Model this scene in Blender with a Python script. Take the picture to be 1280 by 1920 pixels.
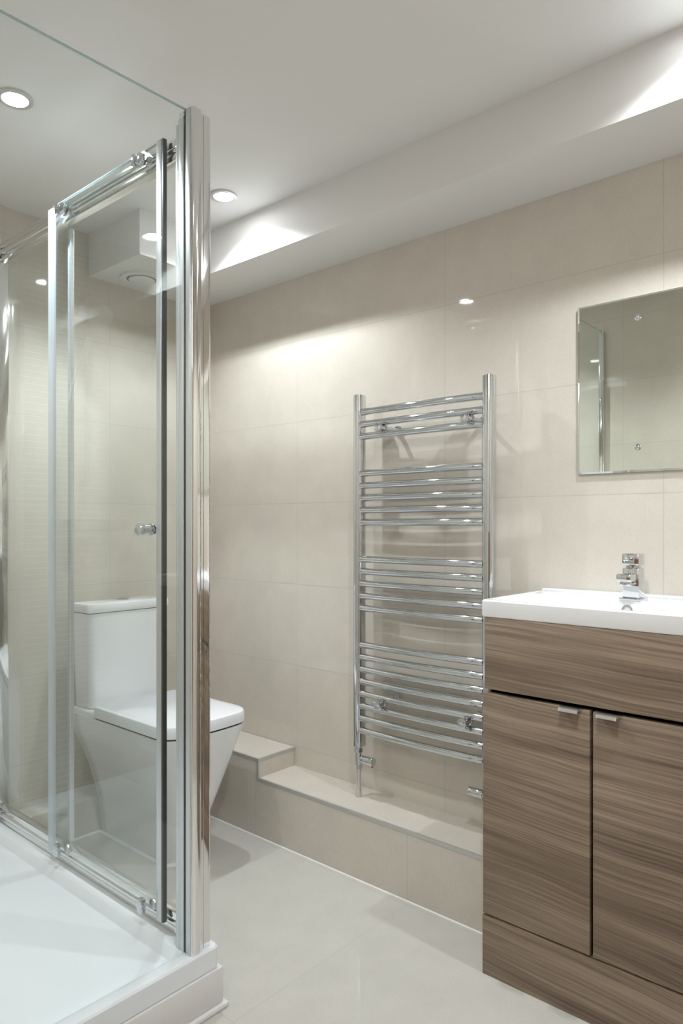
import bpy, bmesh, math, random
from mathutils import Vector, Matrix

# ---------------------------------------------------------------- clear
for o in list(bpy.data.objects):
    bpy.data.objects.remove(o, do_unlink=True)
SC = bpy.context.scene
C = SC.collection

# ---------------------------------------------------------------- camera, world, exposure
F_PX, YAW, CY = 1327.18, math.radians(48.664), 983.36     # for a 1280 x 1920 frame
CAM_H = 1.0232
cd = bpy.data.cameras.new('camera')
cam = bpy.data.objects.new('camera', cd); C.objects.link(cam)
cam.location = (0, 0, CAM_H)
cam.rotation_euler = (math.pi / 2, 0, -YAW)
cd.sensor_fit = 'HORIZONTAL'; cd.sensor_width = 36.0
cd.lens = F_PX / 1280 * 36.0
cd.shift_y = (CY - 960) / 1280
cd.clip_start = 0.01
SC.camera = cam

w = bpy.data.worlds.new('world'); SC.world = w; w.use_nodes = True
w.node_tree.nodes['Background'].inputs[0].default_value = (0.9, 0.95, 1, 1)
w.node_tree.nodes['Background'].inputs[1].default_value = 0.05

vs = SC.view_settings
vs.view_transform = 'Standard'; vs.look = 'None'; vs.gamma = 1.0; vs.use_curve_mapping = False
vs.exposure = 0.50
SPOT_W = 19.0          # each ceiling downlight
SPOT_ANGLE = math.radians(135)
LENS_EMIT = 60.0
LAMP_C = (.88, .955, 1.0)
HALL_FILL_W = 10.0  # power of the added fill light in the hall

# ---------------------------------------------------------------- room measures (metres)
XA, YB, ZC = 1.730, 2.253, 2.017        # tiled wall, far wall, ceiling
XL, YN = 0.29, -0.20                    # entrance wall (shower side), near wall
ZS, XF = 1.873, 1.507                   # soffit underside, soffit face
TZ0, TT, TW, TY0 = 1.6548, 0.2792, 0.600, 1.725

# ---------------------------------------------------------------- node helpers
def new_mat(name):
    m = bpy.data.materials.new(name); m.use_nodes = True
    nt = m.node_tree
    return m, nt, nt.nodes['Principled BSDF'], nt.nodes['Material Output']

def plain(name, col, rough=0.5, metal=0.0, spec=0.5, coat=0.0, noise=0.0, scale=30):
    m, nt, b, o = new_mat(name)
    b.inputs['Roughness'].default_value = rough
    b.inputs['Metallic'].default_value = metal
    b.inputs['Specular IOR Level'].default_value = spec
    b.inputs['Coat Weight'].default_value = coat
    b.inputs['Coat Roughness'].default_value = 0.03
    if noise:
        n = nt.nodes.new('ShaderNodeTexNoise'); n.inputs['Scale'].default_value = scale
        n.inputs['Detail'].default_value = 4
        tc = nt.nodes.new('ShaderNodeTexCoord'); nt.links.new(tc.outputs['Object'], n.inputs['Vector'])
        r = nt.nodes.new('ShaderNodeValToRGB')
        r.color_ramp.elements[0].position = .3; r.color_ramp.elements[1].position = .7
        r.color_ramp.elements[0].color = [c * (1 - noise) for c in col] + [1]
        r.color_ramp.elements[1].color = [min(1, c * (1 + noise)) for c in col] + [1]
        nt.links.new(n.outputs['Fac'], r.inputs['Fac']); nt.links.new(r.outputs['Color'], b.inputs['Base Color'])
    else:
        b.inputs['Base Color'].default_value = (*col, 1)
    return m

def math_node(nt, op, a, b=None, c=None):
    n = nt.nodes.new('ShaderNodeMath'); n.operation = op
    for i, v in enumerate((a, b, c)):
        if v is None: continue
        if isinstance(v, (int, float)): n.inputs[i].default_value = v
        else: nt.links.new(v, n.inputs[i])
    return n.outputs[0]

def joint(nt, coord, off, pitch, half):
    u = math_node(nt, 'DIVIDE', math_node(nt, 'SUBTRACT', coord, off), pitch)
    f = math_node(nt, 'FRACT', math_node(nt, 'ADD', u, 0.5))
    d = math_node(nt, 'MULTIPLY', math_node(nt, 'ABSOLUTE', math_node(nt, 'SUBTRACT', f, 0.5)), pitch)
    return math_node(nt, 'LESS_THAN', d, half), math_node(nt, 'FLOOR', u)

def tile(name, ax1, off1, p1, ax2, off2, p2, col, grout, rough, half=0.0011, mosaic=None, vary=0.02):
    m, nt, b, o = new_mat(name)
    tc = nt.nodes.new('ShaderNodeTexCoord')
    sep = nt.nodes.new('ShaderNodeSeparateXYZ'); nt.links.new(tc.outputs['Object'], sep.inputs[0])
    j1, i1 = joint(nt, sep.outputs[ax1], off1, p1, half)
    j2, i2 = joint(nt, sep.outputs[ax2], off2, p2, half)
    g = math_node(nt, 'MAXIMUM', j1, j2)
    if mosaic:
        x0, x1, pz, px = mosaic
        k1, _ = joint(nt, sep.outputs[2], 0, pz, 0.0011)
        row = math_node(nt, 'FLOOR', math_node(nt, 'ADD', math_node(nt, 'DIVIDE', sep.outputs[2], pz), .5))
        k2, _ = joint(nt, math_node(nt, 'ADD', sep.outputs[0], math_node(nt, 'MULTIPLY', row, px * .37)), 0, px, 0.0008)
        ins = math_node(nt, 'MULTIPLY', math_node(nt, 'GREATER_THAN', sep.outputs[0], x0), math_node(nt, 'LESS_THAN', sep.outputs[0], x1))
        km = math_node(nt, 'MAXIMUM', k1, k2)
        mx = nt.nodes.new('ShaderNodeMix'); mx.data_type = 'FLOAT'
        nt.links.new(ins, mx.inputs[0]); nt.links.new(g, mx.inputs[2]); nt.links.new(km, mx.inputs[3])
        g = mx.outputs[0]
    # polished stone mottling
    n1 = nt.nodes.new('ShaderNodeTexNoise'); n1.inputs['Scale'].default_value = 9; n1.inputs['Detail'].default_value = 8
    n1.inputs['Roughness'].default_value = .65
    n2 = nt.nodes.new('ShaderNodeTexNoise'); n2.inputs['Scale'].default_value = 170; n2.inputs['Detail'].default_value = 3
    nt.links.new(tc.outputs['Object'], n1.inputs['Vector']); nt.links.new(tc.outputs['Object'], n2.inputs['Vector'])
    s = math_node(nt, 'ADD', math_node(nt, 'MULTIPLY', n1.outputs['Fac'], .6), math_node(nt, 'MULTIPLY', n2.outputs['Fac'], .4))
    wn = nt.nodes.new('ShaderNodeTexWhiteNoise'); wn.noise_dimensions = '2D'
    cv = nt.nodes.new('ShaderNodeCombineXYZ'); nt.links.new(i1, cv.inputs[0]); nt.links.new(i2, cv.inputs[1])
    nt.links.new(cv.outputs[0], wn.inputs['Vector'])
    s = math_node(nt, 'ADD', s, math_node(nt, 'MULTIPLY', math_node(nt, 'SUBTRACT', wn.outputs['Value'], .5), vary * 4))
    r = nt.nodes.new('ShaderNodeValToRGB')
    r.color_ramp.elements[0].position = .34; r.color_ramp.elements[1].position = .66
    r.color_ramp.elements[0].color = [c * .94 for c in col] + [1]
    r.color_ramp.elements[1].color = [min(1, c * 1.05) for c in col] + [1]
    nt.links.new(s, r.inputs['Fac'])
    mc = nt.nodes.new('ShaderNodeMix'); mc.data_type = 'RGBA'
    nt.links.new(g, mc.inputs[0]); nt.links.new(r.outputs['Color'], mc.inputs[6]); mc.inputs[7].default_value = (*grout, 1)
    fin = mc.outputs[2]
    if mosaic:
        gl = nt.nodes.new('ShaderNodeMix'); gl.data_type = 'RGBA'
        nt.links.new(ins, gl.inputs[0]); gl.inputs[6].default_value = (*grout, 1); gl.inputs[7].default_value = (.86, .85, .82, 1)
        nt.links.new(gl.outputs[2], mc.inputs[7])
    nt.links.new(fin, b.inputs['Base Color'])
    rr = math_node(nt, 'ADD', rough, math_node(nt, 'MULTIPLY', g, .5))
    nt.links.new(rr, b.inputs['Roughness'])
    b.inputs['Specular IOR Level'].default_value = .5
    return m

def glass_mat(name, tint, refl=1.0):
    m, nt, b, o = new_mat(name); nt.nodes.remove(b)
    lw = nt.nodes.new('ShaderNodeLayerWeight'); lw.inputs['Blend'].default_value = .5
    p5 = math_node(nt, 'POWER', lw.outputs['Facing'], 5)
    fr = math_node(nt, 'MULTIPLY', math_node(nt, 'ADD', math_node(nt, 'MULTIPLY', p5, .96), .04), refl)
    t = nt.nodes.new('ShaderNodeBsdfTransparent'); t.inputs[0].default_value = (*tint, 1)
    g = nt.nodes.new('ShaderNodeBsdfGlossy'); g.inputs['Roughness'].default_value = 0.0
    g.inputs['Color'].default_value = (.95, 1, .98, 1)
    mx = nt.nodes.new('ShaderNodeMixShader')
    nt.links.new(fr, mx.inputs[0]); nt.links.new(t.outputs[0], mx.inputs[1]); nt.links.new(g.outputs[0], mx.inputs[2])
    nt.links.new(mx.outputs[0], o.inputs['Surface'])
    return m

def translucent(name, col, alpha, rough=.2):
    m, nt, b, o = new_mat(name)
    b.inputs['Base Color'].default_value = (*col, 1); b.inputs['Roughness'].default_value = rough
    t = nt.nodes.new('ShaderNodeBsdfTransparent')
    mx = nt.nodes.new('ShaderNodeMixShader'); mx.inputs[0].default_value = alpha
    nt.links.new(t.outputs[0], mx.inputs[1]); nt.links.new(b.outputs[0], mx.inputs[2])
    nt.links.new(mx.outputs[0], o.inputs['Surface'])
    return m

def emit(name, col, s):
    m, nt, b, o = new_mat(name)
    b.inputs['Base Color'].default_value = (0.9, 0.9, 0.9, 1)
    b.inputs['Emission Color'].default_value = (*col, 1); b.inputs['Emission Strength'].default_value = s
    return m

def wood_mat(name, seed):
    m, nt, b, o = new_mat(name)
    tc = nt.nodes.new('ShaderNodeTexCoord')
    warp = nt.nodes.new('ShaderNodeTexNoise'); warp.inputs['Scale'].default_value = 2.2; warp.inputs['Detail'].default_value = 2
    nt.links.new(tc.outputs['Object'], warp.inputs['Vector'])
    mp0 = nt.nodes.new('ShaderNodeMapping'); mp0.inputs['Location'].default_value = (seed, seed * 1.7, seed * .6)
    nt.links.new(tc.outputs['Object'], mp0.inputs['Vector'])
    sep = nt.nodes.new('ShaderNodeSeparateXYZ'); nt.links.new(mp0.outputs[0], sep.inputs[0])
    zz = math_node(nt, 'ADD', sep.outputs[2], math_node(nt, 'MULTIPLY', warp.outputs['Fac'], .034))
    zz = math_node(nt, 'ADD', zz, math_node(nt, 'MULTIPLY', sep.outputs[1], -.05))
    cmb = nt.nodes.new('ShaderNodeCombineXYZ')
    nt.links.new(sep.outputs[0], cmb.inputs[0]); nt.links.new(sep.outputs[1], cmb.inputs[1]); nt.links.new(zz, cmb.inputs[2])
    def grain(sc, det, ro):
        mp = nt.nodes.new('ShaderNodeMapping'); mp.inputs['Scale'].default_value = sc
        nt.links.new(cmb.outputs[0], mp.inputs['Vector'])
        n = nt.nodes.new('ShaderNodeTexNoise'); n.inputs['Scale'].default_value = 1.0
        n.inputs['Detail'].default_value = det; n.inputs['Roughness'].default_value = ro
        nt.links.new(mp.outputs[0], n.inputs['Vector'])
        return n.outputs['Fac']
    a = grain((1, 1.6, 34), 5, .62)
    c = grain((1, 2.0, 250), 3, .65)
    d = grain((1, 1.3, 75), 3, .5)
    s = math_node(nt, 'ADD', math_node(nt, 'MULTIPLY', a, .5), math_node(nt, 'MULTIPLY', c, .5))
    r = nt.nodes.new('ShaderNodeValToRGB'); e = r.color_ramp.elements
    e[0].position = .33; e[0].color = (.115, .082, .056, 1)
    e[1].position = .665; e[1].color = (.385, .295, .218, 1)
    k = r.color_ramp.elements.new(.50); k.color = (.232, .171, .124, 1)
    nt.links.new(s, r.inputs['Fac'])
    st = nt.nodes.new('ShaderNodeMapRange'); st.inputs['From Min'].default_value = .28; st.inputs['From Max'].default_value = .40
    st.inputs['To Min'].default_value = .65; st.inputs['To Max'].default_value = 1.0
    nt.links.new(d, st.inputs['Value'])
    mc = nt.nodes.new('ShaderNodeMix'); mc.data_type = 'RGBA'; mc.blend_type = 'MULTIPLY'; mc.inputs[0].default_value = 1
    nt.links.new(r.outputs['Color'], mc.inputs[6]); nt.links.new(st.outputs[0], mc.inputs[7])
    nt.links.new(mc.outputs[2], b.inputs['Base Color'])
    b.inputs['Roughness'].default_value = .42; b.inputs['Specular IOR Level'].default_value = .35
    return m

TILE_C, GROUT = (.640, .588, .515), (.49, .47, .445)
M = dict(
    paint=plain('white_paint', (.80, .785, .77), .65, noise=.01, scale=3),
    tile_a=tile('polished_wall_tile_lengthways', 1, TY0, TW, 2, TZ0, TT, TILE_C, GROUT, .035),
    tile_b=tile('polished_wall_tile_crossways', 0, 1.33, TW, 2, TZ0, TT, TILE_C, GROUT, .05, mosaic=(.50, .955, .0205, .09)),
    tile_ledge=tile('polished_ledge_tile', 1, 1.749, .613, 0, 0.96, 5.0, TILE_C, GROUT, .05),
    floor=tile('polished_floor_tile', 1, 1.128, .6, 0, .945, .6, (.60, .575, .53), (.43, .435, .41), .05, half=.0008),
    ceramic=plain('white_ceramic', (.87, .87, .885), .06, coat=.3),
    seat=plain('white_seat_plastic', (.86, .86, .89), .18),
    acrylic=plain('white_acrylic', (.86, .88, .915), .14),
    plinth=plain('white_gloss_panel', (.80, .775, .77), .12),
    sealant=plain('white_sealant', (.85, .84, .83), .4),
    chrome=plain('chrome', (.67, .69, .715), .03, 1.0),
    alu=plain('polished_aluminium', (.86, .86, .86), .07, 1.0),
    anodised=plain('anodised_profile', (.68, .70, .715), .3, .6),
    satin=plain('satin_aluminium', (.70, .70, .71), .28, 1.0),
    steel_trim=plain('brushed_trim', (.56, .56, .54), .35, .5),
    glass=glass_mat('shower_glass', (.975, .986, .982)),
    glass_edge=translucent('glass_edge', (.45, .60, .62), .55, .1),
    seal=translucent('clear_seal', (.75, .82, .90), .55, .2),
    rubber=plain('dark_rubber', (.035, .038, .04), .4),
    slot=plain('dark_recess', (.02, .017, .015), .7),  # near-black: shade painted into gaps; also mirror backing and aerator mesh
    mirror=plain('mirror_silver', (.87, .895, .85), .0, 1.0),
    mirror_edge=plain('mirror_glass_edge', (.42, .50, .46), .1),
    lens=emit('lamp_lens', (.95, .98, 1), LENS_EMIT),
    red=plain('red_plastic', (.45, .06, .05), .4),
    vent=plain('white_vent_plastic', (.80, .80, .79), .35),
    wood=wood_mat('grey_brown_wood', 0.0), wood2=wood_mat('grey_brown_wood_second', 3.1),
    wood3=wood_mat('grey_brown_wood_third', 7.7), wood4=wood_mat('grey_brown_wood_fourth', 11.3),
    carcass=plain('carcass_edge', (.23, .18, .14), .5),
    dado=plain('hall_panelling', (.50, .30, .20), .45, noise=.06, scale=6),
    hallwhite=plain('hall_paint', (.83, .81, .78), .6),
)

# ---------------------------------------------------------------- mesh builder
ORIG = {}
class MB:
    def __init__(self): self.bm = bmesh.new()
    def _merge(self, other):
        me = bpy.data.meshes.new('tmp'); other.to_mesh(me); other.free()
        self.bm.from_mesh(me); bpy.data.meshes.remove(me)
    def box(self, x0, x1, y0, y1, z0, z1, bev=0.0, seg=2, idx=0):
        b = bmesh.new()
        bmesh.ops.create_cube(b, size=1.0, matrix=Matrix.Translation(((x0+x1)/2, (y0+y1)/2, (z0+z1)/2)) @ Matrix.Diagonal((x1-x0, y1-y0, z1-z0, 1)))
        if bev: bmesh.ops.bevel(b, geom=list(b.edges), offset=bev, segments=seg, profile=.5, affect='EDGES', clamp_overlap=True)
        for f in b.faces: f.material_index = idx
        self._merge(b); return self
    def cyl(self, p0, p1, r, r2=None, seg=28, bev=0.0):
        p0, p1 = Vector(p0), Vector(p1); d = p1 - p0
        b = bmesh.new()
        bmesh.ops.create_cone(b, cap_ends=True, segments=seg, radius1=r, radius2=r if r2 is None else r2, depth=d.length)
        if bev:
            es = [e for e in b.edges if any(len(f.verts) > 4 for f in e.link_faces)]
            bmesh.ops.bevel(b, geom=es, offset=bev, segments=2, profile=.5, affect='EDGES')
        mt = Matrix.Translation((p0 + p1) / 2) @ d.to_track_quat('Z', 'Y').to_matrix().to_4x4()
        bmesh.ops.transform(b, matrix=mt, verts=b.verts)
        self._merge(b); return self
    def ball(self, p, r, sc=(1, 1, 1)):
        b = bmesh.new(); bmesh.ops.create_uvsphere(b, u_segments=20, v_segments=12, radius=r)
        bmesh.ops.transform(b, matrix=Matrix.Translation(p) @ Matrix.Diagonal((*sc, 1)), verts=b.verts)
        self._merge(b); return self
    def loft(self, rings, caps=True):
        b = bmesh.new(); vr = [[b.verts.new(p) for p in r] for r in rings]; n = len(rings[0])
        for a, c in zip(vr[:-1], vr[1:]):
            for i in range(n): b.faces.new((a[i], a[(i+1) % n], c[(i+1) % n], c[i]))
        if caps:
            b.faces.new(list(reversed(vr[0]))); b.faces.new(vr[-1])
        bmesh.ops.recalc_face_normals(b, faces=b.faces)
        self._merge(b); return self
    def prism(self, pts, z0, z1):
        return self.loft([[(x, y, z0) for x, y in pts], [(x, y, z1) for x, y in pts]])
    def prism_y(self, pts, y0, y1):          # pts in (x, z)
        return self.loft([[(x, y0, z) for x, z in pts], [(x, y1, z) for x, z in pts]])
    def tube(self, path, r, seg=16, caps=True):
        path = [Vector(p) for p in path]; rings = []
        up = None
        for i, p in enumerate(path):
            t = (path[min(i+1, len(path)-1)] - path[max(i-1, 0)]).normalized()
            if up is None:
                up = Vector((0, 0, 1)) if abs(t.z) < .9 else Vector((1, 0, 0))
            s = t.cross(up).normalized(); up = s.cross(t).normalized()
            rings.append([p + r * (math.cos(2*math.pi*k/seg) * s + math.sin(2*math.pi*k/seg) * up) for k in range(seg)])
        return self.loft(rings, caps)
    def ring(self, c, r0, r1, z0, z1, seg=48):      # vertical-axis annulus
        rr = [(r1, z0), (r1, z1), (r0, z1), (r0, z0)]
        rings = [[(c[0] + r*math.cos(2*math.pi*k/seg), c[1] + r*math.sin(2*math.pi*k/seg), z) for k in range(seg)] for r, z in rr]
        return self.loft(rings + [rings[0]], caps=False)
    def build(self, name, mats, parent=None, smooth=True, ang=35):
        me = bpy.data.meshes.new(name)
        bmesh.ops.remove_doubles(self.bm, verts=self.bm.verts, dist=1e-6)
        org = ORIG.get(parent.name, Vector()) if parent else Vector()
        bmesh.ops.translate(self.bm, vec=-org, verts=self.bm.verts)
        self.bm.to_mesh(me); self.bm.free()
        for m in (mats if isinstance(mats, (list, tuple)) else [mats]): me.materials.append(m)
        if smooth:
            for p in me.polygons: p.use_smooth = True
            me.set_sharp_from_angle(angle=math.radians(ang))
        o = bpy.data.objects.new(name, me); C.objects.link(o)
        if parent: o.parent = parent
        ORIG[o.name] = org
        return o

def empty(name, loc, label, cat, group=None):
    o = bpy.data.objects.new(name, None); C.objects.link(o); o.location = loc
    o.empty_display_size = .05
    o['label'] = label; o['category'] = cat
    if group: o['group'] = group
    ORIG[o.name] = Vector(loc)
    return o
def struct(o): o['kind'] = 'structure'; return o
def tag(o, label, cat, group=None):
    o['label'] = label; o['category'] = cat
    if group: o['group'] = group
    return o
def rrect(x0, x1, y0, y1, rf, rb, n=8):
    """outline with corner radius rf at the y0 (front) end and rb at the y1 (back) end"""
    pts = []
    for cx, cy, r, a0 in ((x1-rf, y0+rf, rf, -90), (x1-rb, y1-rb, rb, 0), (x0+rb, y1-rb, rb, 90), (x0+rf, y0+rf, rf, 180)):
        for k in range(n+1):
            a = math.radians(a0 + 90*k/n); pts.append((cx + r*math.cos(a), cy + r*math.sin(a)))
    return pts

# ================================================================ SETTING
struct(MB().box(-1.5, XA+.1, -1.6, YB+.1, -.1, 0).build('floor', M['floor'], smooth=False))
struct(MB().box(XL-.13, XA+.1, YN-.1, YB+.1, ZC, ZC+.1).build('ceiling', M['paint'], smooth=False))
struct(MB().box(XA, XA+.1, YN-.1, YB+.1, 0, ZC).build('wall_right', M['tile_a'], smooth=False))
struct(MB().box(XL-.13, XA, YB, YB+.1, 0, ZC).build('wall_back', M['tile_b'], smooth=False))
struct(MB().box(XL-.13, XL, .73, YB, 0, ZC).build('wall_left', M['tile_a'], smooth=False))
struct(MB().box(XL-.13, XA, YN-.1, YN, 0, ZC).build('wall_front', M['tile_b'], smooth=False))
# doorway the photograph is taken through: lintel and stub
struct(MB().box(XL-.13, XL, YN, -.12, 0, ZC).box(XL-.13, XL, -.12, .73, 1.96, ZC).build('wall_entrance', M['tile_a'], smooth=False))
# plasterboard boxing along the tiled wall and over the toilet
struct(MB().box(XF, XA, YN, YB, ZS, ZC).box(1.250, XF, 1.943, YB, ZS, ZC).build('trim_1', M['paint'], smooth=False))
# hall behind the camera
struct(MB().box(-1.5, -1.4, -1.6, 1.5, 0, 2.2).box(-1.4, XL-.13, 1.4, 1.5, 0, 2.2).box(-1.4, XA, -1.6, -1.5, 0, 2.2).build('wall_hall', M['hallwhite'], smooth=False))
struct(MB().box(-1.5, XL-.13, -1.6, 1.5, 2.2, 2.3).build('ceiling_hall', M['hallwhite'], smooth=False))
struct(MB().box(-1.4, -1.375, -1.5, 1.4, 0, .97).box(-1.375, XL-.13, 1.375, 1.4, 0, .97).build('trim_2', M['dado'], smooth=False))
d = struct(MB().box(-1.1, -.3, -1.5, -1.46, 0, 1.98).build('door_1', M['dado'], smooth=False))
MB().cyl((-.38, -1.46, 1.0), (-.38, -1.42, 1.0), .012).cyl((-.38, -1.425, 1.0), (-.48, -1.425, 1.0), .009).build('door_handle', M['satin'], d)

# tiled pipe ledge along the wall, with a raised step near the toilet
XLF = 1.561; ZL, ZH, YST = .192, .254, 1.735
ledge = struct(MB().prism_y([(XLF, 0), (XA, 0), (XA, ZL), (XLF, ZL)], YN, YST).box(XLF, XA, YST, YB, 0, ZH).build('trim_3', M['tile_ledge'], smooth=False))
t = .009
MB().box(XLF-.0015, XLF+.004, YN, YST-.0014, ZL-t, ZL+.0015).box(XLF-.0015, XLF+.004, YST+.008, YB-.001, ZH-t, ZH+.0015) \
    .box(XLF-.0016, XLF+.006, YST-.0014, YST+.008, ZL-t, ZH+.0016).box(XLF+.006, XA-.001, YST-.0013, YST+.004, ZH-t, ZH+.0015).build('edge_trim', M['steel_trim'], ledge, smooth=False)
struct(MB().box(.96, XLF, 2.166, YB, 0, .117).build('trim_4', M['tile_b'], smooth=False))
struct(MB().prism_y([(XLF-.0025, 0), (XLF, 0), (XLF, .003)], YN, 2.166).build('trim_5', M['sealant'], smooth=False))
struct(MB().loft([[(.96, 2.160, 0), (.96, 2.166, 0), (.96, 2.166, .005)], [(1.24, 2.160, 0), (1.24, 2.166, 0), (1.24, 2.166, .005)]]).build('trim_6', M['sealant'], smooth=False))

# ================================================================ DOWNLIGHTS
LX = ((1.370, 1.680), (.736, 1.660), (1.400, .330), (.736, .400))
LL = ('recessed downlight above the toilet near the ceiling boxing', 'recessed downlight over the shower, seen through the glass end panel',
      'recessed downlight above the wood vanity', 'recessed downlight just inside the doorway')
def downlight(x, y, z, label):
    t = empty('downlight', (x, y, z), label, 'ceiling light', 'recessed downlights in the ceiling')
    MB().ring((x, y), .029, .040, z-.005, z+.0).build('bezel', M['satin'], t)
    MB().cyl((x, y, z-.0015), (x, y, z-.0005), .029, seg=40).build('lens', M['lens'], t)
    ld = bpy.data.lights.new('spot_lamp', 'SPOT'); ld.energy = SPOT_W; ld.spot_size = SPOT_ANGLE; ld.spot_blend = .55
    ld.shadow_soft_size = .013; ld.color = LAMP_C
    lo = bpy.data.objects.new('spot_lamp', ld); C.objects.link(lo); lo.parent = t; lo.location = (0, 0, -.012)
    return t
for (x, y), l in zip(LX, LL): downlight(x, y, ZC, l)
hl = empty('hall_fill_lamp', (-.75, -.1, 2.2), 'round glowing disc added in the unseen hall as fill light', 'ceiling light')  # invented lamp, added to brighten the room from the unseen hall
MB().cyl((-.75, -.1, 2.15), (-.75, -.1, 2.199), .16, seg=40, bev=.01).build('fill_glow_disc', emit('fill_glow', (1, .97, .93), 9), hl)
ld = bpy.data.lights.new('hall_fill_point', 'POINT'); ld.energy = HALL_FILL_W; ld.shadow_soft_size = .15; ld.color = (1, .96, .9)  # added point light, fills from behind the camera
lo = bpy.data.objects.new('hall_fill_point', ld); C.objects.link(lo); lo.parent = hl; lo.location = (0, 0, -.25)

# ================================================================ EXTRACTOR VENT
vx, vy = 1.375, 2.125
v = empty('extractor_vent', (vx, vy, ZS), 'round white extractor vent under the boxed soffit above the toilet', 'vent')
MB().ring((vx, vy), .050, .070, ZS-.008, ZS).build('rim', M['vent'], v)
MB().cyl((vx, vy, ZS-.012), (vx, vy, ZS-.006), .044, seg=48, bev=.002).build('disc', M['vent'], v)
MB().cyl((vx, vy, ZS-.004), (vx, vy, ZS-.0005), .051, seg=48).build('throat', plain('vent_gap', (.25, .25, .25), .6), v)

# ================================================================ SHOWER TRAY
tray = empty('shower_tray', ((XL+.957)/2, 1.72, .088), 'white rectangular shower tray with a raised rim on its panel plinth', 'shower tray')
def tray_mesh():
    x0, x1, y0, y1 = XL, .957, 1.186, YB
    o = rrect(x0, x1, y0, y1, .012, .002, 4); o2 = rrect(x0+.003, x1-.003, y0+.003, y1-.001, .012, .002, 4)
    i1 = rrect(x0+.035, .888, 1.218, y1-.03, .02, .02, 4); i2 = rrect(x0+.05, .872, 1.234, y1-.045, .02, .02, 4)
    Z = lambda p, z: [(x, y, z) for x, y in p]
    return MB().loft([Z(o, .088), Z(o, .129), Z(o2, .133), Z(i1, .133), Z(rrect(x0+.038, .885, 1.221, y1-.033, .02, .02, 4), .131), Z(i2, .112)])
tray_mesh().build('basin', M['acrylic'], tray)
MB().cyl((.76, 2.12, .111), (.76, 2.12, .118), .048, bev=.003).build('waste_cover', M['chrome'], tray)
pp = MB().box(XL, .963, 1.180, YB, .012, .0865, .003).build('tray_plinth', M['plinth'])
tag(pp, 'white panel plinth closing the space under the shower tray', 'plinth')
MB().box(XL, .972, 1.172, YB, 0, .0115, .004).build('sealant_bead', M['sealant'], pp)

# ================================================================ SHOWER ENCLOSURE
ZT = 1.885; ZR = .1335
enc = empty('shower_enclosure', (.62, 1.72, .133), 'chrome framed glass shower enclosure with a sliding door on the white tray', 'shower enclosure')
def pane(x0, x1, y0, y1, z0, z1): return MB().box(x0, x1, y0, y1, z0, z1)
gp = pane(XL+.012, .897, 1.212, 1.218, ZR+.001, ZT).build('end_panel', M['glass'], enc, smooth=False)
MB().box(XL+.012, .897, 1.2119, 1.2181, ZT-.0002, ZT+.0012).build('glass_edge', M['glass_edge'], gp, smooth=False)
# profile that grips the end panel: rounded towards the viewer
def prof(pts, z0, z1): return MB().prism(pts, z0, z1)
pr = [(.8905, 1.209), (.8905, 1.197)] + [(.9035 - .013*math.cos(a), 1.197 - .006*math.sin(a)) for a in [math.radians(15*k) for k in range(1, 12)]] + [(.9165, 1.197), (.9165, 1.236), (.8905, 1.236), (.8905, 1.221), (.8995, 1.221), (.8995, 1.209)]
prof(pr, ZR, ZT+.001).build('panel_profile', M['alu'], enc)
MB().box(.8898, .8912, 1.2128, 1.2172, ZR, ZT).build('glazing_seal', M['rubber'], enc, smooth=False)
cp = [(.9165, 1.200), (.9245, 1.200), (.9245, 1.2025), (.926, 1.2025), (.926, 1.200)] + [(.938 + .010*math.sin(a), 1.210 - .010*math.cos(a)) for a in [math.radians(10*k) for k in range(10)]] + [(.948, 1.238), (.9165, 1.238)]
prof(cp, ZR, ZT-.0005).build('corner_post', M['alu'], enc)
MB().box(.8885, .9165, 1.2362, 1.246, ZR, 1.862, .001).box(.8885, .8904, 1.219, 1.236, ZR, 1.872, .0004).build('closing_profile', M['anodised'], enc)
MB().box(.8886, .8904, 1.1975, 1.2115, ZR, ZT-.001, .0004).build('glazing_bead', M['anodised'], enc)
MB().box(.8985, .9035, 1.246, 1.250, ZR+.02, 1.855).build('magnet_seal', M['rubber'], enc, smooth=False)
MB().box(XL+.0005, XL+.022, 1.204, 1.226, ZR, ZT, .003).build('end_channel', M['alu'], enc)
MB().box(.893, .952, 2.186, YB-.0005, ZR, 1.865, .004).build('wall_channel', M['alu'], enc)
# rails: a C section with a rounded lip
def rail(z0, z1):
    h = z1 - z0
    return MB().box(.915, .938, 1.239, 2.187, z0, z0+h*.30, .002).box(.920, .938, 1.239, 2.187, z0+h*.30, z0+h*.62) \
        .cyl((.922, 1.239, z0+h*.46), (.922, 2.187, z0+h*.46), h*.20).box(.915, .938, 1.239, 2.187, z0+h*.62, z1, .002)
rail(1.815, 1.863).build('top_rail', M['alu'], enc)
rail(ZR+.0005, .181).build('bottom_rail', M['alu'], enc)
fp = pane(.940, .946, 1.800, 2.1865, .182, 1.815).build('fixed_panel', M['glass'], enc, smooth=False)
MB().box(.9385, .9475, 1.789, 1.801, .181, 1.812, .001).build('edge_seal', M['seal'], fp, smooth=False)
MB().box(.9380, .9480, 1.784, 1.790, .181, 1.812, .001).build('edge_strip', M['anodised'], fp, smooth=False)
fd = pane(.899, .905, 1.330, 1.812, .158, 1.860).build('sliding_door', M['glass'], enc, smooth=False)
MB().box(.8975, .9065, 1.312, 1.331, .156, 1.864, .0015).build('door_stile', M['anodised'], fd)
MB().box(.8985, .9080, 1.3060, 1.3125, .157, 1.863).build('buffer_seal', M['rubber'], fd, smooth=False)
MB().box(.8975, .9065, 1.800, 1.828, .160, 1.858, .0015).build('edge_seal', M['seal'], fd, smooth=False)
MB().box(.899, .905, 1.3305, 1.80, 1.8598, 1.8612).build('glass_edge', M['glass_edge'], fd, smooth=False)
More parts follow.
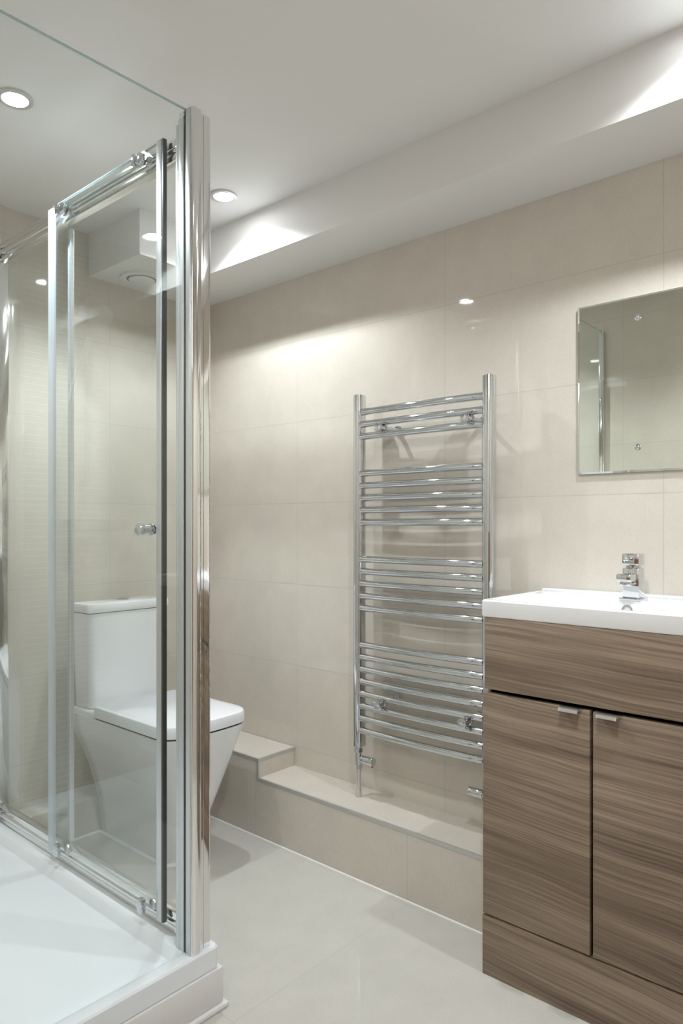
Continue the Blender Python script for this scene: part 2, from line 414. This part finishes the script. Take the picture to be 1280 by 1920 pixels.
MB().cyl((.899, 1.352, 1.012), (.878, 1.352, 1.012), .0105).cyl((.8785, 1.352, 1.012), (.864, 1.352, 1.012), .0135, bev=.002) \
    .cyl((.899, 1.352, 1.012), (.8965, 1.352, 1.012), .0135).cyl((.905, 1.352, 1.012), (.9145, 1.352, 1.012), .0105).build('door_knob', M['chrome'], fd)
for y, z in ((1.741, 1.838), (1.385, 1.843)):
    r = MB().cyl((.899, y, z), (.888, y, z), .0125, bev=.002).cyl((.905, y, z), (.914, y, z), .010).cyl((.914, y, z+.001), (.9195, y, z+.001), .014, bev=.002).build('roller', M['chrome'], fd)
    MB().box(.885, .894, y+.017, y+.027, z-.012, z+.014, .002).cyl((.899, y+.022, z), (.890, y+.022, z), .009).build('roller_cap', M['chrome'], r)
for y, z in ((1.767, .178), (1.379, .172)):
    r = MB().box(.884, .899, y-.008, y+.010, z-.016, z+.016, .004).build('guide_block', M['chrome'], fd)
    MB().cyl((.905, y-.02, z+.004), (.9145, y-.02, z+.004), .012, bev=.002).build('guide_wheel', M['satin'], r)
for y in (2.168, 1.262):
    for z in (1.838, .158):
        MB().box(.905, .916, y-.012, y+.012, z-.012, z+.012, .003).cyl((.905, y, z), (.900, y, z), .006).build('rail_bracket', M['chrome'], enc)

# ================================================================ SHOWER SET (on the mosaic strip of the far wall)
sx = .58
ss = empty('shower_set', (sx, YB, .9), 'chrome riser rail shower with hose inside the enclosure, mirrored in the door', 'shower')
MB().cyl((sx, YB-.045, 1.15), (sx, YB-.045, 1.80), .009).cyl((sx, YB-.045, 1.16), (sx, YB-.0005, 1.16), .011).cyl((sx, YB-.045, 1.79), (sx, YB-.0005, 1.79), .011).build('riser_rail', M['chrome'], ss)
MB().cyl((sx-.14, YB-.05, 1.02), (sx+.14, YB-.05, 1.02), .021, bev=.003).cyl((sx-.075, YB-.05, 1.02), (sx-.075, YB-.0005, 1.02), .02).cyl((sx+.075, YB-.05, 1.02), (sx+.075, YB-.0005, 1.02), .02).build('mixer_bar', M['chrome'], ss)
MB().cyl((sx, YB-.06, 1.66), (sx, YB-.10, 1.72), .011).cyl((sx, YB-.10, 1.72), (sx, YB-.13, 1.70), .035, .045).build('hand_shower', M['chrome'], ss)
hose = [Vector((sx, YB-.055, .998)), Vector((sx+.0, YB-.06, .93)), Vector((sx+.02, YB-.065, .885)), Vector((sx+.06, YB-.07, .865)), Vector((sx+.10, YB-.07, .89)), Vector((sx+.115, YB-.07, .98)), Vector((sx+.105, YB-.07, 1.2)), Vector((sx+.07, YB-.07, 1.45)), Vector((sx, YB-.06, 1.66))]
hp = []
for i in range(len(hose)-1):
    p0, p1, p2, p3 = hose[max(i-1, 0)], hose[i], hose[i+1], hose[min(i+2, len(hose)-1)]
    for k in range(8):
        u = k/8; hp.append(.5*((2*p1) + (p2-p0)*u + (2*p0-5*p1+4*p2-p3)*u*u + (-p0+3*p1-3*p2+p3)*u**3))
MB().tube(hp, .006, 10).build('hose', M['satin'], ss)

# ================================================================ TOILET
TCX = 1.294; TB = 2.1655
toilet = empty('toilet', (TCX, 1.95, 0), 'white close coupled toilet with tapered square pan behind the shower glass', 'toilet')
def pan_mesh():
    prof_w = [(0, .047), (.068, .055), (.124, .062), (.172, .076), (.239, .095), (.307, .123), (.35, .143), (.375, .150), (.420, .1535)]
    rings = []
    for k in range(25):
        z = .420 * k / 24
        for (a, wa), (b, wb) in zip(prof_w[:-1], prof_w[1:]):
            if a <= z <= b + 1e-9: wbk = wa + (wb-wa)*(z-a)/(b-a); break
        u = z/.42
        wf = .050 + (.1535-.050)*u**.95
        yf = 1.785 + (1.640-1.785)*u**.9
        r = .035 + .025*u
        bow = .012*u
        pts = []
        n = 8
        # front right corner -> back right -> back left -> front left
        def lerpw(y): return wf + (wbk-wf)*min(1, max(0, (y-yf)/(TB-yf)))
        for q in range(n+1):
            a = math.radians(-90 + 90*q/n); pts.append((wf-r + r*math.cos(a), yf+r + r*math.sin(a)))
        for q in range(1, 8): y = yf+r + (TB-.01-yf-r)*q/8; pts.append((lerpw(y), y))
        pts.append((wbk, TB-.006)); pts.append((wbk-.006, TB)); pts.append((-wbk+.006, TB)); pts.append((-wbk, TB-.006))
        for q in range(7, 0, -1): y = yf+r + (TB-.01-yf-r)*q/8; pts.append((-lerpw(y), y))
        for q in range(n+1):
            a = math.radians(180 + 90*q/n); pts.append((-wf+r + r*math.cos(a), yf+r + r*math.sin(a)))
        for q in range(1, 6):
            x = (-wf+r) + 2*(wf-r)*q/6; pts.append((x, yf))
        pts = [(x, y - (bow*max(0, 1-(x/wf)**2) if y < yf+.1 else 0)) for x, y in pts]
        rings.append([(TCX+x, y, z) for x, y in pts])
    return MB().loft(rings)
pan = pan_mesh().box(TCX-.150, TCX+.150, 2.030, TB, .415, .4375, .006).build('pan', M['ceramic'], toilet, ang=50)
MB().loft([[(x, y, z) for x, y in rrect(TCX-.058+i, TCX+.058-i, 1.768+i, TB-.0005, .04, .003, 6)] for z, i in ((0, 0), (.003, .001), (.005, .006))]).build('sealant_bead', M['sealant'], pan)
def lid_outline(i):
    w0, yf, r = .156-i, 1.643+i, .055
    p = [(w0-r + r*math.cos(math.radians(-90+90*q/8)), yf+r + r*math.sin(math.radians(-90+90*q/8))) for q in range(9)]
    p += [(w0, 1.80), (w0, 1.95), (w0, 2.022-i), (w0-.008, 2.030-i), (-w0+.008, 2.030-i), (-w0, 2.022-i), (-w0, 1.95), (-w0, 1.80)]
    p += [(-w0+r + r*math.cos(math.radians(180+90*q/8)), yf+r + r*math.sin(math.radians(180+90*q/8))) for q in range(9)]
    p += [(-w0+r + 2*(w0-r)*q/8, yf) for q in range(1, 8)]
    return [(TCX+x, y - (.014*max(0, 1-(x/w0)**2) if y < yf+.08 else 0)) for x, y in p]
MB().loft([[(x, y, z) for x, y in lid_outline(i)] for z, i in ((.4245, .003), (.426, .0005), (.43, 0), (.450, .0005), (.457, .0025), (.460, .007))]).build('seat_lid', M['seat'], toilet, ang=40)
MB().loft([[(x, y, z) for x, y in lid_outline(.006)] for z in (.4200, .4245)]).build('seat_gap_shade', M['slot'], toilet, smooth=False)  # near-black filler: shade between lid and pan put into the colour
for hx in (-.0775, .0775): MB().cyl((TCX+hx-.0125, 2.039, .4455), (TCX+hx+.0125, 2.039, .4455), .008).build('hinge', M['chrome'], toilet)
def cist(z, w0, y0): return [(x, y, z) for x, y in rrect(TCX-w0, TCX+w0, y0, TB-.002, .020, .008, 6)]
cis = MB().loft([cist(.4385, .139, 2.067), cist(.442, .1415, 2.064), cist(.55, .1445, 2.062), cist(.740, .1500, 2.061)]).build('cistern', M['ceramic'], toilet)
MB().loft([cist(.7395, .1480, 2.063), cist(.7425, .1480, 2.063)]).build('lid_gap_shade', M['slot'], cis, smooth=False)  # dark band paints in the shade under the cistern lid
MB().loft([cist(.7425, .1515, 2.0585), cist(.745, .153, 2.057), cist(.764, .153, 2.057), cist(.769, .1515, 2.059), cist(.7715, .147, 2.064)]).build('cistern_lid', M['ceramic'], cis)
MB().cyl((TCX, 2.115, .7715), (TCX, 2.115, .7755), .022, bev=.001).build('flush_button', M['chrome'], cis)
MB().cyl((TCX-.010, 2.115, .7755), (TCX-.010, 2.115, .778), .0095, bev=.001).cyl((TCX+.0105, 2.115, .7755), (TCX+.0105, 2.115, .7772), .009, bev=.001).build('flush_half', M['chrome'], bpy.data.objects['cistern'])

# ================================================================ TOWEL RADIATOR
rad = empty('towel_radiator', (1.66, 1.165, .347), 'tall chrome ladder towel radiator on the tiled wall above the ledge', 'towel radiator')
Y0R, Y1R = .928, 1.404
def upright(y0, y1):
    x0, x1 = 1.645, 1.676
    ym = (y0+y1)/2
    pts = [(x0+.002, y0+.004), (x0+.005, y0+.0005), (x1-.002, y0), (x1, y0+.002), (x1, y1-.002), (x1-.002, y1), (x0+.005, y1-.0005), (x0+.002, y1-.004), (x0, y1-.008), (x0-.0008, ym), (x0, y0+.008)]
    return MB().prism(pts, .347, 1.417)
for y0, y1 in ((1.374, Y1R), (Y0R, .957)):
    u = upright(y0, y1).build('upright', M['chrome'], rad, ang=50)
    MB().cyl((1.659, (y0+y1)/2, 1.417), (1.659, (y0+y1)/2, 1.4195), .009, bev=.001).build('end_cap', M['chrome'], u)
for i in (0, 1, 2, 5, 6, 7, 8, 9, 12, 13, 14, 15, 16, 19, 20, 21, 22, 23, 24, 25, 26):
    z = 1.364 - i*.03715
    path = [(1.656 - .007*math.sin(math.pi*k/20)**.8, 1.376 - (1.376-.955)*k/20, z) for k in range(21)]
    MB().tube(path, .0104, 18).build('bar', M['chrome'], rad, ang=60)
for y, z in ((1.289, 1.3075), (.996, 1.3065), (1.293, .4955), (1.003, .4940)):
    b = MB().cyl((1.622, y, z), (1.633, y, z), .0135, bev=.0025).cyl((1.633, y, z), (1.652, y, z), .010).cyl((1.652, y, z), (1.660, y, z), .0135, bev=.002) \
        .cyl((1.66, y, z), (1.722, y, z), .007).build('wall_bracket', M['chrome'], rad)
    MB().cyl((1.722, y, z), (1.7295, y, z), .015, bev=.002).build('wall_rose', M['chrome'], b)
def valve(y, sgn, zh):
    x = 1.6585
    vb = MB().cyl((x, y, .347), (x, y, .341), .009).cyl((x, y, .341), (x, y, .330), .0135, seg=8).cyl((x, y, .330), (x, y, .278), .0095) \
        .cyl((x, y, zh), (x, y+sgn*.018, zh), .008).cyl((x, y, .290), (x, y, .278), .0115, seg=8).build('valve', M['chrome'], rad)
    MB().cyl((x, y+sgn*.014, zh), (x, y+sgn*.058, zh), .0125, bev=.0015).build('valve_handle', M['chrome'], vb)
    MB().cyl((x, y, .278), (x, y, ZL+.0005), .0072).cyl((x, y, .214), (x, y, ZL+.0005), .0085).build('feed_pipe', M['satin'], vb)
    return vb
v1 = valve(1.389, -1, .309)
MB().box(1.6565, 1.6605, 1.334, 1.338, .292, .2975).build('indicator', M['red'], v1, smooth=False)
valve(.9425, 1, .306)

# ================================================================ VANITY UNIT
XV = 1.4252; VY0, VY1 = .325, .8265
van = empty('vanity_unit', (1.58, .575, 0), 'grey brown woodgrain vanity cabinet with two doors under the basin', 'cabinet')
MB().box(XV+.019, XA-.0005, VY0+.006, VY1-.006, .137, .740).box(XV+.019, XA-.0005, VY0+.006, VY0+.020, .740, .812).box(XV+.019, XA-.0005, VY1-.020, VY1-.006, .740, .812).build('carcass', M['carcass'], van, smooth=False)
MB().box(XV+.0012, XV+.0125, VY0+.006, VY1-.0065, .650, .8125, .0008).build('fascia_panel', M['wood'], van)
MB().box(XV+.019, XV+.020, VY0+.012, VY1-.012, .12, .66).build('door_gap_shade', M['slot'], van, smooth=False)  # near-black sheet: shade in the gaps round the doors given by colour
dl = MB().box(XV, XV+.018, .5765, VY1-.002, .1385, .6405, .0013).build('door', M['wood2'], van)
dr = MB().box(XV, XV+.018, VY0+.002, .5700, .1385, .6405, .0013).build('door', M['wood3'], van)
MB().box(XV, XA-.0005, VY0+.001, VY1-.001, 0, .1345, .0008).build('plinth', M['wood4'], van)
for dd, y0, y1 in ((dl, .592, .641), (dr, .512, .561)):
    h = [(XV-.001, .6425), (XV-.013, .6425), (XV-.0165, .6405), (XV-.0185, .6345), (XV-.0165, .6335), (XV-.0145, .6385), (XV-.012, .6402), (XV-.001, .6402)]
    m = MB().loft([[(x, y, z) for x, z in h] for y in (y0+.004, y0+.008, y1-.008, y1-.004)])
    m.box(XV-.001, XV+.012, y0, y1, .6405, .6422)
    m.loft([[(XV-.001, y0, .642), (XV-.001, y1, .642), (XV-.017, y1-.008, .6415), (XV-.017, y0+.008, .6415)], [(XV-.001, y0+.001, .6385), (XV-.001, y1-.001, .6385), (XV-.0185, y1-.0085, .6345), (XV-.0185, y0+.0085, .6345)]])
    m.build('handle', M['satin'], dd)

# ================================================================ WASH BASIN
bas = empty('wash_basin', (1.58, .575, .8135), 'white ceramic inset basin with sharp rim on top of the vanity', 'basin')
def basin_mesh():
    x0, x1, y0, y1 = XV-.001, XA-.001, VY0-.002, VY1+.001
    def R(i0, i1, iy, r, z, n=5): return [(x, y, z) for x, y in rrect(x0+i0, x1-i1, y0+iy, y1-iy, r, r, n)]
    return MB().loft([R(.002, 0, .002, .004, .8135), R(0, 0, 0, .004, .817), R(0, 0, 0, .004, .849), R(.003, 0, .003, .005, .8525),
                      R(.011, .098, .014, .012, .8525), R(.014, .100, .018, .014, .850), R(.022, .106, .040, .03, .815), R(.04, .118, .08, .04, .775), R(.10, .15, .16, .03, .765)])
bb = basin_mesh()
bb.box(XA-.020, XA-.0008, VY0+.006, VY1-.008, .851, .860, .004)
bb.build('bowl', M['ceramic'], bas)
MB().ring((0, 0), .0085, .0125, -.001, .002, 32).build('overflow_ring', M['chrome'], bas)
ov = bpy.data.objects['overflow_ring']; ov.location = Vector((1.624, .571, .829)) - Vector(bas.location); ov.rotation_euler = (0, math.radians(-78), 0)
for vtx in ov.data.vertices: vtx.co += Vector(bas.location)
MB().cyl((1.575, .575, .7652), (1.575, .575, .769), .022, bev=.001).build('waste', M['chrome'], bas)

# ================================================================ MIXER TAP
TX, TYC = 1.652, .5665
tap = empty('mixer_tap', (TX, TYC, .8525), 'square chrome mixer tap with short spout at the back of the basin', 'tap')
MB().box(TX-.026, TX+.026, TYC-.024, TYC+.024, .8522, .8565, .001).box(TX-.020, TX+.020, TYC-.0185, TYC+.0185, .856, .925, .003).cyl((TX, TYC, .925), (TX, TYC, .931), .0165).build('tap_body', M['chrome'], tap)
sp = MB().box(TX-.066, TX-.018, TYC-.016, TYC+.016, .896, .9135, .0035).build('spout', M['chrome'], tap)
MB().cyl((TX-.050, TYC, .897), (TX-.050, TYC, .886), .0125, bev=.001).build('aerator', M['chrome'], sp)
MB().cyl((TX-.050, TYC, .8862), (TX-.050, TYC, .8857), .0098).build('aerator_mesh', M['slot'], sp)
lv = MB().box(TX-.022, TX+.020, TYC-.019, TYC+.019, .930, .9575, .003).build('lever_block', M['chrome'], tap)
MB().cyl((TX-.022, TYC, .945), (TX-.046, TYC, .9455), .0042).ball((TX-.049, TYC, .9456), .0062).build('lever_pin', M['chrome'], lv)

# ================================================================ MIRROR
mir = empty('wall_mirror', (XA, .427, 1.148), 'frameless rectangular wall mirror fixed with chrome screws above the basin', 'mirror')
my0, my1, mz0, mz1 = .127, .727, 1.148, 1.565
bv = .0045
def mirror_mesh():
    b = MB()
    R = lambda i, x: [(x, my0+i, mz0+i), (x, my1-i, mz0+i), (x, my1-i, mz1-i), (x, my0+i, mz1-i)]
    return b.loft([R(0, XA-.004), R(0, XA-.0070), R(bv, XA-.0090)])
mg = mirror_mesh().build('mirror_glass', [M['mirror'], M['mirror_edge']], mir, smooth=False)
for p in mg.data.polygons:
    if abs(p.normal.x) < .1: p.material_index = 1
MB().box(XA-.004, XA-.0003, my0+.03, my1-.03, mz0+.03, mz1-.03).build('backing', M['slot'], mir, smooth=False)
for y in (.580, .274):
    for z in (1.513, 1.206):
        MB().cyl((XA-.009, y, z), (XA-.0105, y, z), .0075, bev=.0005).ball((XA-.0108, y, z), .0052, (.6, 1, 1)).build('screw_cap', M['chrome'], mir)
